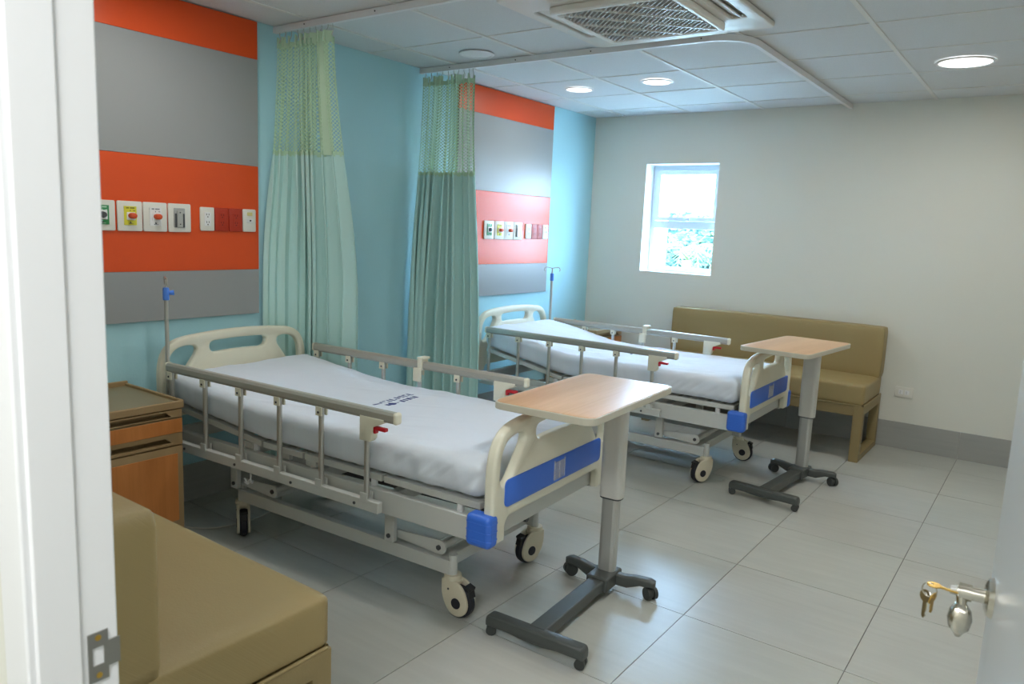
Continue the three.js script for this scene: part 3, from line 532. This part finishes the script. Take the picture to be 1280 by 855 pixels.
function makeBed(pos, turn, label, casters, lift) {
  const b = thing('hospital_bed', label, 'hospital bed', pos, turn, 'hospital beds');
  // across the bed is local z, along it is local x from head to foot
  const board = (sh, u) => extrude(sh, 0.042, 0.013, 4, 20).rotateY(-PI / 2).translate(u, 0, 0);
  const hb = mesh('headboard', board(boardShape(0.905, 0.46, 0.5), 0.021), M.cream, b); hb.userData.label = 'moulded cream headboard with grip holes';
  const fb = mesh('footboard', board(boardShape(0.824, 0.386, 0.47), 1.939), M.cream, b); fb.userData.label = 'moulded cream footboard with a blue inset';
  mesh('blue_inset', extrude(roundRect(0.735, 0.1, 0.025), 0.006, 0.002, 2).rotateY(PI / 2).translate(1.9615, 0.561, 0.008), M.blue, fb);
  const ch = mesh('card_holder', [span(1.9645, 1.966, 0.528, 0.594, -0.038, 0.038), span(1.964, 1.9685, 0.526, 0.602, -0.042, -0.038), span(1.964, 1.9685, 0.526, 0.602, 0.038, 0.042), span(1.964, 1.9685, 0.526, 0.59, -0.002, 0.002), span(1.964, 1.9685, 0.524, 0.528, -0.042, 0.042)], M.clear, fb); ch.userData.label = 'clear plastic card holder';
  for (const [u, s] of [[1.915, 1], [1.915, -1]]) {
    const f = u > 1, y0 = f ? 0.384 : 0.44, h = 0.118, c = mesh('corner_bumper', rbox(0.105, h, 0.062, 0.02, u, y0 + h / 2, s * 0.442, 5), M.blue, b);
    for (let k = 1; k < 4; k++) mesh('ridge', extrude(roundRect(0.1064, 0.0634, 0.021), 0.0028, 0.0008, 1).rotateX(PI / 2).translate(u, y0 + h * k / 4, s * 0.442), M.blue, c);
  }
  // upper frame
  for (const s of [1, -1]) mesh('side_beam', rspan(0.04, 1.92, 0.372, 0.462, s * 0.4 - 0.016, s * 0.4 + 0.016, 0.004), M.steel, b);
  mesh('end_beam', rspan(1.885, 1.917, 0.388, 0.455, -0.384, 0.384, 0.004), M.steel, b);
  mesh('end_beam', rspan(0.045, 0.077, 0.388, 0.455, -0.384, 0.384, 0.004), M.steel, b);
  for (const u of [0.5, 1.0, 1.42]) mesh('cross_beam', rspan(u - 0.02, u + 0.02, 0.39, 0.44, -0.384, 0.384, 0.004), M.steel, b);
  // mattress platform in four hinged sections
  const cuts = [0.07, 0.72, 0.98, 1.42, 1.885];
  for (let i = 0; i < 4; i++) {
    const a = cuts[i] + 0.006, e = cuts[i + 1] - 0.006, gs = [rspan(a, e, 0.492, 0.518, 0.375, 0.405, 0.003), rspan(a, e, 0.492, 0.518, -0.405, -0.375, 0.003)];
    for (let u = a + 0.03; u < e; u += 0.09) gs.push(span(u, u + 0.05, 0.508, 0.516, -0.376, 0.376));
    const p = mesh('platform_section', gs, M.steel, b);
    if (i === 0 && lift) { const g = p.geometry; g.translate(-0.72, -0.505, 0).rotateZ(-lift).translate(0.72, 0.505, 0); }
  }
  for (const [u, s] of [[0.66, 1], [1.02, 1], [1.36, 1], [1.78, 1], [0.66, -1], [1.02, -1], [1.36, -1], [1.78, -1]]) mesh('support_peg', rod([u, 0.455, s * 0.385], [u, 0.495, s * 0.385], 0.014, 0.014, 12), M.white, b);
  for (const u of [0.62, 0.86, 1.02]) for (const s of [1, -1]) mesh('hinge_bracket', [rbox(0.06, 0.03, 0.02, 0.003, u, 0.482, s * 0.392), new THREE.CylinderGeometry(0.007, 0.007, 0.026, 12).rotateX(PI / 2).translate(u - 0.012, 0.482, s * 0.392)], M.steel, b);
  // chassis
  for (const s of [1, -1]) mesh('chassis_rail', rspan(0.44, 1.69, 0.16, 0.216, s * 0.305 - 0.016, s * 0.305 + 0.016, 0.004), M.steel, b);
  for (const u of [0.53, 1.63]) mesh('chassis_crossbar', rspan(u - 0.025, u + 0.025, 0.162, 0.212, -0.29, 0.29, 0.004), M.steel, b);
  for (const s of [1, -1]) {
    for (const u of [0.44, 1.4]) {                  // hi-lo linkage: hanger plate and sloping arm
      const hp = mesh('hanger_plate', rspan(u - 0.024, u + 0.024, 0.225, 0.4, s * 0.33 - 0.012, s * 0.33 + 0.012, 0.004), M.steel, b);
      mesh('pivot_bolt', new THREE.CylinderGeometry(0.009, 0.009, 0.006, 14).rotateX(PI / 2).translate(u, 0.25, s * (0.33 + 0.0145)), M.darkSteel, hp);
      const arm = new THREE.Shape(); const L2 = 0.22; arm.moveTo(0, 0.016); arm.lineTo(L2, 0.03); arm.absarc(L2, 0, 0.03, PI / 2, -PI / 2, true); arm.lineTo(0, -0.016); arm.absarc(0, 0, 0.016, -PI / 2, -1.5 * PI, true);
      const am = mesh('lift_arm', extrude(arm, 0.012, 0.003, 2).translate(u + 0.005, 0.25, s * 0.3), M.steel, b);
      mesh('pivot_bolt', new THREE.CylinderGeometry(0.01, 0.01, 0.006, 14).rotateX(PI / 2).translate(u + 0.005 + L2, 0.25, s * 0.309), M.darkSteel, am);
    }
  }
  for (const u of [0.665, 1.625]) mesh('torsion_bar', rod([u, 0.25, -0.294], [u, 0.25, 0.294], 0.016, 0.016, 16), M.steel, b);
  mesh('lift_screw', rod([0.7, 0.33, 0.08], [1.88, 0.36, 0.08], 0.014, 0.014, 14), M.darkSteel, b);
  mesh('drip_hook', [tube([[0.66, 0.375, 0.42], [0.66, 0.34, 0.42], [0.645, 0.325, 0.425], [0.632, 0.34, 0.43]], 0.004, 16, 8), tube([[0.66, 0.34, 0.42], [0.675, 0.325, 0.425], [0.688, 0.34, 0.43]], 0.004, 12, 8), tube([[0.66, 0.34, 0.42], [0.662, 0.322, 0.435], [0.66, 0.335, 0.45]], 0.004, 12, 8)], M.white, b);
  sideRail(b, 0.447, 0); sideRail(b, -0.447, 0.9);
  casters.forEach(([u, v, t]) => bedCaster(b, u, v, t));
  return b;
}
const sheetMat = (() => {
  const t = canvasTex(1024, 512, (c, w, h) => {     // white sheet with dark blue printed lines near its middle; canvas x = bed length, y = width
    c.fillStyle = '#dfe7f1'; c.fillRect(0, 0, w, h);
    for (let i = 0; i < 26000; i++) { const k = rnd() < 0.5 ? 'rgba(255,255,255,0.05)' : 'rgba(190,196,206,0.06)'; c.fillStyle = k; c.fillRect(rnd() * w, rnd() * h, 1 + rnd() * 3, 1); }
    c.save(); c.translate(w * 0.525, h * 0.56); c.rotate(-PI / 2); c.fillStyle = '#2c3a78'; c.strokeStyle = '#2c3a78';
    // two short rows of worn block marks
    const bars = [[0, 0, 26, 9], [30, -2, 8, 10], [44, -14, 7, 24], [55, -14, 14, 5], [55, 5, 14, 5], [74, -14, 6, 24], [86, -14, 6, 24], [90, 5, 12, 5], [108, -14, 7, 24], [119, -10, 6, 14], [129, -14, 7, 24], [142, -14, 6, 24], [146, -14, 12, 5], [146, 5, 12, 5], [164, -14, 6, 24], [168, -14, 12, 5], [168, -4, 9, 4], [168, 5, 12, 5]];
    for (const [x, y, a, b] of bars) c.fillRect(x * 0.92, y * 0.85, a * 0.92, b * 0.85);
    c.fillRect(22, 22, 12, 16); c.beginPath(); c.arc(46, 30, 11, 0, 2 * PI); c.fill(); c.fillRect(58, 27, 16, 4);
    for (const [x, a] of [[84, 9], [98, 6], [110, 12], [128, 6], [138, 10]]) c.fillRect(x, 20, a, 18);
    c.restore();
  });
  t.flipY = false;
  return phys('#ffffff', 0.85, { map: t, bumpMap: repeated(weaveBump, 40, 20), bumpScale: 0.0003 });
})();
function makeMattress(pos, turn, label, liftHead, from, sd) {
  const L = 1.82, W = 0.84, Hh = 0.142, r = 0.045, c = [0.07 + L / 2, 0.598, 0];
  let g = new THREE.BoxGeometry(L, Hh, W, 130, 12, 64); g.deleteAttribute('uv'); g.deleteAttribute('normal'); g = mergeVertices(g, 1e-5);
  const p = g.attributes.position, uv = new Float32Array(p.count * 2), q = V3(), k = V3();
  for (let i = 0; i < p.count; i++) {
    q.fromBufferAttribute(p, i);
    k.set(Math.max(-L / 2 + r, Math.min(L / 2 - r, q.x)), Math.max(-Hh / 2 + r, Math.min(Hh / 2 - r, q.y)), Math.max(-W / 2 + r, Math.min(W / 2 - r, q.z)));
    const d = q.clone().sub(k); if (d.lengthSq() > 1e-12) { d.normalize(); const out = k.clone().addScaledVector(d, r); uv[2 * i] = 0; q.copy(out); }
    const top = THREE.MathUtils.smoothstep(q.y, 0.0, Hh / 2), su = (q.x + L / 2), side = 1 - top;
    let w = 0.006 * noise.noise(su * 5, q.z * 7, sd) + 0.003 * noise.noise(su * 16, q.z * 3, sd + 5) + 0.003 * Math.max(0, noise.noise(su * 3 + q.z * 2, q.z * 22 + su * 9, sd + 2)) * 2;
    const gather = 0.006 * noise.noise(su * 22 + q.y * 4, 0.5, sd + 3) + 0.008 * THREE.MathUtils.smoothstep(su, 1.1, 1.7) * noise.noise((su - q.y * 1.2) * 30, 0.3, sd + 6) + 0.007 * noise.noise(su * 8 + q.y * 5, 0.2, sd + 7);
    q.y += w * top; if (Math.abs(q.z) > W / 2 - 0.02) q.z += Math.sign(q.z) * gather * side; if (Math.abs(q.x) > L / 2 - 0.02) q.x += Math.sign(q.x) * (0.005 * noise.noise(q.z * 24, q.y * 6, sd + 4)) * side;
    if (q.y < 0) q.y += 0.007 * Math.abs(noise.noise(su * 4, 1, sd + (q.z > 0 ? 1 : 9))) * Math.min(1, -q.y / 0.05);
    uv[2 * i] = (q.x + L / 2) / L; uv[2 * i + 1] = q.z / W + 0.5;
    const t = from - su, k2 = 0.12, soft = t < -k2 ? 0 : t > k2 ? t : (t + k2) * (t + k2) / (4 * k2); q.y += liftHead * soft;
    p.setXYZ(i, q.x + c[0], q.y + c[1], q.z);
  }
  g.setAttribute('uv', new THREE.BufferAttribute(uv, 2)); g.computeVertexNormals();
  const m = mesh('mattress', g, sheetMat); m.position.set(...pos); m.rotation.y = turn;
  return tag(m, label, 'mattress', 'white sheeted mattresses');
}
const BED1 = [[0.0927, 0, 3.7456], 3 * PI / 180], BED2 = [[0.223, 0, 1.475], 0.7 * PI / 180];
makeBed(...BED1, 'hospital bed with raised side rails and blue trim beside the brown bedside cabinet and sofa', [[1.696, 0.3, 0], [1.69, -0.3, -1.86], [0.45, 0.3, -0.62], [0.45, -0.3, -2.2]], 0.1);
makeBed(...BED2, 'hospital bed with raised side rails and blue trim standing by the window', [[1.7, 0.3, -2.09], [1.7, -0.3, 0.1], [0.45, 0.3, -0.5], [0.45, -0.3, -1.2]], 0.18);
makeMattress(...BED1, 'white sheeted mattress with dark blue print on the bed beside the sofa', 0.1, 0.66, 1.5);
makeMattress(...BED2, 'white sheeted mattress with its head end raised on the bed by the window', 0.18, 0.66, 8.5);

function ivPole(pos, label, turn) {
  const t = thing('drip_pole', label, 'drip pole', pos, turn, 'bed drip poles');
  mesh('pole', rod([0, 0.0, 0], [0, 0.625, 0], 0.0095, 0.0095, 16), M.chrome, t);
  mesh('height_clamp', lathe([[0, 0.0], [0.0135, 0], [0.0145, 0.006], [0.0145, 0.05], [0.012, 0.058], [0, 0.06]], 24).translate(0, 0.615, 0), M.clampBlue, t);
  mesh('clamp_knob', rod([0, 0.648, -0.012], [0, 0.65, -0.034], 0.009, 0.012, 14), M.clampBlue, t);
  mesh('inner_rod', rod([0, 0.67, 0], [0, 0.715, 0], 0.0055, 0.0055, 12), M.chrome, t);
  mesh('hook_arm', [tube([[0, 0.712, 0], [0.03, 0.72, 0], [0.055, 0.718, 0], [0.062, 0.7, 0], [0.055, 0.69, 0]], 0.003, 16, 8), tube([[0, 0.712, 0], [-0.03, 0.72, 0], [-0.055, 0.718, 0], [-0.062, 0.7, 0], [-0.055, 0.69, 0]], 0.003, 16, 8)], M.chrome, t);
  mesh('mounting_socket', [rod([0, -0.02, 0], [0, 0.05, 0], 0.014, 0.014, 16)], M.steel, t);
  return t;
}
const onBed = ([p, th], u, y, v) => [p[0] + u * Math.cos(th) + v * Math.sin(th), y, p[2] - u * Math.sin(th) + v * Math.cos(th)];
ivPole(onBed(BED1, 0.082, 0.462, 0.43), 'short steel drip pole with blue clamp on the bed beside the brown cabinet', -0.42);
ivPole(onBed(BED2, 0.06, 0.462, -0.455), 'short steel drip pole with blue clamp on the bed by the window', 0.62);

// ---------------------------------------------------------------- overbed tables
function overbedTable(pos, turn, h, zc, label) {
  const t = thing('overbed_table', label, 'overbed table', pos, turn, 'overbed tables');
  // mast at the origin, base and top reach out along +z
  const L = 0.722, W = 0.396;
  const top = mesh('tabletop', boxUV(extrude(roundRect(W - 0.012, L - 0.012, 0.045), 0.021, 0.002, 2).rotateX(PI / 2).rotateY(0).translate(0, h - 0.0105, zc), 1), M.beech, t);
  { const u = top.geometry.attributes.uv; for (let i = 0; i < u.count; i++) { const a = u.getX(i), b = u.getY(i); u.setXY(i, b * 1.1 + pos[0], a * 1.1); } }
  mesh('edge_band', (() => { const s = roundRect(W, L, 0.05); s.holes.push(roundRect(W - 0.012, L - 0.012, 0.045, new THREE.Path())); return extrude(s, 0.026, 0.003, 3).rotateX(PI / 2).translate(0, h - 0.0135, zc); })(), M.tableEdge, top);
  mesh('support_plate', [rspan(-0.05, 0.05, h - 0.05, h - 0.021, -0.06, 0.28, 0.004)], M.darkSteel, t);
  mesh('height_lever', [rod([-0.04, h - 0.04, 0.1], [-0.12, h - 0.045, 0.2], 0.006, 0.006, 12), rbox(0.03, 0.012, 0.05, 0.005, -0.125, h - 0.047, 0.215)], M.chrome, t);
  const oval = (w, d, r) => roundRect(w, d, r);
  mesh('outer_mast', extrude(oval(0.098, 0.066, 0.03), h - 0.05 - 0.405, 0.003, 2).rotateX(PI / 2).translate(0, (h - 0.05 + 0.405) / 2, 0), M.mast, t);
  mesh('mast_collar', extrude(oval(0.094, 0.062, 0.028), 0.006, 0.001, 1).rotateX(PI / 2).translate(0, 0.402, 0), M.darkSteel, t);
  mesh('inner_mast', extrude(oval(0.074, 0.05, 0.022), 0.34, 0.001, 1).rotateX(PI / 2).translate(0, 0.24, 0), M.brushed, t);
  // base
  mesh('hub', [rspan(-0.048, 0.048, 0.03, 0.09, -0.05, 0.1, 0.01)], M.base, t);
  mesh('spine', [rspan(-0.034, 0.034, 0.036, 0.08, 0.06, 0.57, 0.007)], M.base, t);
  mesh('front_bar', [(() => { const s = new THREE.Shape(); s.moveTo(-0.2, 0.035); s.quadraticCurveTo(-0.205, 0.076, -0.185, 0.078); s.lineTo(0.185, 0.078); s.quadraticCurveTo(0.205, 0.076, 0.2, 0.035); s.lineTo(0.1, 0.035); s.quadraticCurveTo(0, 0.022, -0.1, 0.035); s.closePath(); return extrude(s, 0.052, 0.009, 3).translate(0, 0, 0.575); })()], M.base, t);
  for (const s of [-1, 1]) {
    const prof = [[0.03, 0.035], [0.03, 0.085], [0.075, 0.08], [0.125, 0.086], [0.185, 0.086], [0.205, 0.078], [0.205, 0.052], [0.145, 0.052], [0.09, 0.032]], sh = new THREE.Shape(); prof.forEach(([a, b], i) => i ? sh.lineTo(a, b) : sh.moveTo(a, b)); sh.closePath();
    const g = extrude(sh, 0.042, 0.009, 3).rotateY(s > 0 ? 0.16 : PI - 0.16); mesh('rear_leg', g, M.base, t);
  }
  const wheel = (x, z, r, w, tr) => { const c = mesh('caster', [new THREE.CylinderGeometry(r, r, w, 24).rotateX(PI / 2).translate(0, r, 0.007 + w / 2), new THREE.CylinderGeometry(r, r, w, 24).rotateX(PI / 2).translate(0, r, -0.007 - w / 2), rbox(r * 1.5, r * 1.2, 0.012, 0.004, 0, r * 1.2, 0), rod([0, r, 0], [0, 0.055, 0], 0.008, 0.008, 12)], M.rubberGrey ??= std('#3c403f', 0.5), t); c.position.set(x, 0, z); c.rotation.y = tr; };
  wheel(-0.185, 0.578, 0.019, 0.013, 0.5); wheel(0.185, 0.578, 0.019, 0.013, 0.2); wheel(-0.185, -0.03, 0.026, 0.015, 0.9); wheel(0.185, -0.03, 0.026, 0.015, -0.6);
  return t;
}
overbedTable([2.156, 0, 3.385], 3.2 * PI / 180, 0.882, 0.262, 'overbed table with beech top beside the blue footboard of the sofa-side bed');
overbedTable([2.37, 0, 1.285], -5 * PI / 180, 0.88, 0.28, 'overbed table with beech top in front of the long brown bench');

// ---------------------------------------------------------------- upholstered benches
function cushion(L, Hh, D, r, sd, puff) {
  let g = new THREE.BoxGeometry(L, Hh, D, 60, 10, 24); g.deleteAttribute('uv'); g.deleteAttribute('normal'); g = mergeVertices(g, 1e-5);
  const p = g.attributes.position, q = V3(), k = V3(), uv = new Float32Array(p.count * 2);
  for (let i = 0; i < p.count; i++) {
    q.fromBufferAttribute(p, i);
    k.set(Math.max(-L / 2 + r, Math.min(L / 2 - r, q.x)), Math.max(-Hh / 2 + r, Math.min(Hh / 2 - r, q.y)), Math.max(-D / 2 + r, Math.min(D / 2 - r, q.z)));
    const d = q.clone().sub(k); if (d.lengthSq() > 1e-12) q.copy(k.clone().addScaledVector(d.normalize(), r));
    const bx = 1 - Math.pow(Math.abs(q.x) / (L / 2), 4), bz = 1 - Math.pow(Math.abs(q.z) / (D / 2), 4), by = 1 - Math.pow(Math.abs(q.y) / (Hh / 2), 4);
    q.y += Math.sign(q.y) * puff * bx * bz * (Math.abs(q.y) > Hh / 2 - 0.01 ? 1 : 0.4) * (q.y > 0 ? 1 : 0); q.z += Math.sign(q.z) * puff * bx * by * 0.8 * (Math.abs(q.z) > D / 2 - 0.02 ? 1 : 0); q.x += Math.sign(q.x) * puff * by * bz * 0.5 * (Math.abs(q.x) > L / 2 - 0.02 ? 1 : 0);
    q.y += 0.0018 * noise.noise(q.x * 5, q.z * 9, sd);
    p.setXYZ(i, q.x, q.y, q.z); uv[2 * i] = q.x * 2; uv[2 * i + 1] = (q.z + q.y) * 2;
  }
  g.setAttribute('uv', new THREE.BufferAttribute(uv, 2)); g.computeVertexNormals(); return g;
}
function bench(pos, turn, name, label, cat) {
  const t = thing(name, label, cat, pos, turn, 'upholstered benches');
  // local: back at z = 0, front +z, length along x
  const L = 1.62, D = 0.63;
  for (const s of [-1, 1]) {
    const x = s * (L / 2 - 0.031);
    const loop = new THREE.Shape(); loop.moveTo(0.03, 0.0005); loop.lineTo(D, 0.0005); loop.lineTo(D, 0.388); loop.lineTo(0.03, 0.388); loop.closePath();
    const hole = new THREE.Path(); hole.moveTo(0.085, 0.046); hole.lineTo(0.085, 0.325); hole.lineTo(D - 0.062, 0.325); hole.lineTo(D - 0.062, 0.046); hole.closePath(); loop.holes.push(hole);
    mesh('end_frame', boxUV(extrude(loop, 0.062, 0.004, 2).rotateY(-PI / 2).translate(x, 0, 0), 2), M.benchFrame, t);
  }
  mesh('front_rail', rspan(-L / 2 + 0.05, L / 2 - 0.05, 0.315, 0.386, D - 0.056, D - 0.006, 0.005), M.benchFrame, t);
  mesh('back_rail', rspan(-L / 2 + 0.05, L / 2 - 0.05, 0.315, 0.386, 0.04, 0.085, 0.005), M.benchFrame, t);
  mesh('seat_board', span(-L / 2 + 0.03, L / 2 - 0.03, 0.372, 0.388, 0.06, D - 0.03), M.benchFrame, t);
  const seat = mesh('seat_cushion', cushion(L - 0.012, 0.142, D - 0.05, 0.018, 3.3, 0.006).translate(0, 0.462, D / 2 + 0.025), M.vinyl, t);
  mesh('piping', [tube([[-L / 2 + 0.012, 0.391, D - 0.006], [0, 0.391, D - 0.002], [L / 2 - 0.012, 0.391, D - 0.006]], 0.0055, 30, 8), tube([[L / 2 - 0.004, 0.391, 0.04], [L / 2 - 0.001, 0.391, D / 2], [L / 2 - 0.006, 0.391, D - 0.012]], 0.0055, 20, 8), tube([[-L / 2 + 0.004, 0.391, 0.04], [-L / 2 + 0.001, 0.391, D / 2], [-L / 2 + 0.006, 0.391, D - 0.012]], 0.0055, 20, 8)], M.vinylTrim, seat);
  const back = mesh('back_cushion', cushion(L, 0.37, 0.15, 0.02, 5.7, 0.004).translate(0, 0.703, 0.108), M.vinyl, t);
  mesh('back_panel', rspan(-L / 2 + 0.02, L / 2 - 0.02, 0.39, 0.86, 0.012, 0.03, 0.005), M.benchFrame, t);
  return t;
}
bench([1.76, 0, 0.012], 0, 'long_bench', 'long brown upholstered bench against the window wall', 'bench');
bench([1.328, 0, 5.474], PI, 'upholstered_sofa', 'brown upholstered sofa beside the white door jamb', 'sofa');

// ---------------------------------------------------------------- bedside cabinets
function cabinet(pos, turn, label) {
  const t = thing('bedside_cabinet', label, 'bedside cabinet', pos, turn, 'bedside cabinets');
  // local: back at x = 0, front +x (0.48), width along z
  const W = 0.45, D = 0.475;
  mesh('body', [span(0, D - 0.018, 0.06, 0.638, -W / 2, -W / 2 + 0.018), span(0, D - 0.018, 0.06, 0.638, W / 2 - 0.018, W / 2), span(0, 0.012, 0.06, 0.638, -W / 2 + 0.018, W / 2 - 0.018), span(0.012, D - 0.018, 0.06, 0.078, -W / 2 + 0.018, W / 2 - 0.018), span(0.012, D - 0.03, 0.5, 0.512, -W / 2 + 0.018, W / 2 - 0.018), span(0.012, D - 0.03, 0.61, 0.622, -W / 2 + 0.018, W / 2 - 0.018), span(D - 0.06, D - 0.05, 0.46, 0.63, -W / 2 + 0.018, W / 2 - 0.018)], M.cabinet, t);
  const top = mesh('top', rspan(-0.008, D + 0.008, 0.64, 0.662, -W / 2 - 0.006, W / 2 + 0.006, 0.006), M.cabinetTop, t);
  mesh('gallery_rim', [rspan(-0.008, 0.008, 0.655, 0.684, -W / 2 - 0.006, W / 2 + 0.006, 0.004), rspan(-0.006, D + 0.006, 0.655, 0.674, -W / 2 - 0.006, -W / 2 + 0.008, 0.004), rspan(-0.006, D + 0.006, 0.655, 0.674, W / 2 - 0.008, W / 2 + 0.006, 0.004), rspan(D - 0.004, D + 0.009, 0.638, 0.672, -W / 2 - 0.006, W / 2 + 0.006, 0.005)], M.cabinet, top);
  const front = (y0, y1, inset, iy0, iy1, notch, name) => {
    const s = new THREE.Shape(); s.moveTo(-W / 2, y0); s.lineTo(W / 2, y0); s.lineTo(W / 2, y1); s.lineTo(-W / 2, y1); s.closePath();
    if (notch) { const n = new THREE.Path(), ya = notch; n.moveTo(-W / 2 + 0.05, ya - 0.01); n.lineTo(W / 2 - 0.05, ya - 0.01); n.lineTo(W / 2 - 0.075, ya + 0.012); n.lineTo(-W / 2 + 0.075, ya + 0.012); n.closePath(); s.holes.push(n); }
    const d = mesh(name, extrude(s, 0.02, 0.003, 2).rotateY(PI / 2).translate(D - 0.008, 0, 0), M.cabinet, t);
    if (iy1) { const w = name === 'drawer' ? W - 0.002 : W - 0.05; const g = boxUV(rspan(D + 0.0005, D + 0.004, iy0, iy1, -w / 2, w / 2, 0.0015), 1.3); const u = g.attributes.uv; for (let i = 0; i < u.count; i++) u.setXY(i, u.getY(i), u.getX(i)); mesh('wood_front', g, M.cabinetWood, d).userData.label = 'orange-brown wood-grain face'; }
    return d;
  };
  front(0.598, 0.634, 0, 0, 0, 0.613, 'pull_out_tray'); front(0.474, 0.594, 0, 0.53, 0.592, 0.497, 'drawer'); front(0.064, 0.469, 0, 0.13, 0.437, 0, 'door');
  for (const [x, z] of [[0.05, -0.18], [0.05, 0.18], [0.42, -0.18], [0.42, 0.18]]) mesh('caster', [new THREE.CylinderGeometry(0.022, 0.022, 0.02, 20).rotateX(PI / 2).translate(x, 0.022, z), rod([x, 0.03, z], [x, 0.062, z], 0.01, 0.012, 12)], M.black, t);
  return t;
}
cabinet([0.022, 0, 4.506], 0, 'brown bedside cabinet with orange wood fronts between the blue wall and the sofa');
cabinet([0.022, 0, 0.43], 0, 'brown bedside cabinet with orange wood fronts in the corner by the window');

tag(mesh('power_cable', tube([[0.05, 0.006, 4.235], [0.16, 0.005, 4.22], [0.3, 0.005, 4.18], [0.42, 0.005, 4.1], [0.47, 0.005, 3.9], [0.4, 0.005, 3.7], [0.2, 0.006, 3.55], [0.03, 0.01, 3.5]], 0.0035, 60, 8), M.cable), 'thin pale cable lying on the floor under the sofa-side bed', 'cable');

renderer.render(scene, camera);
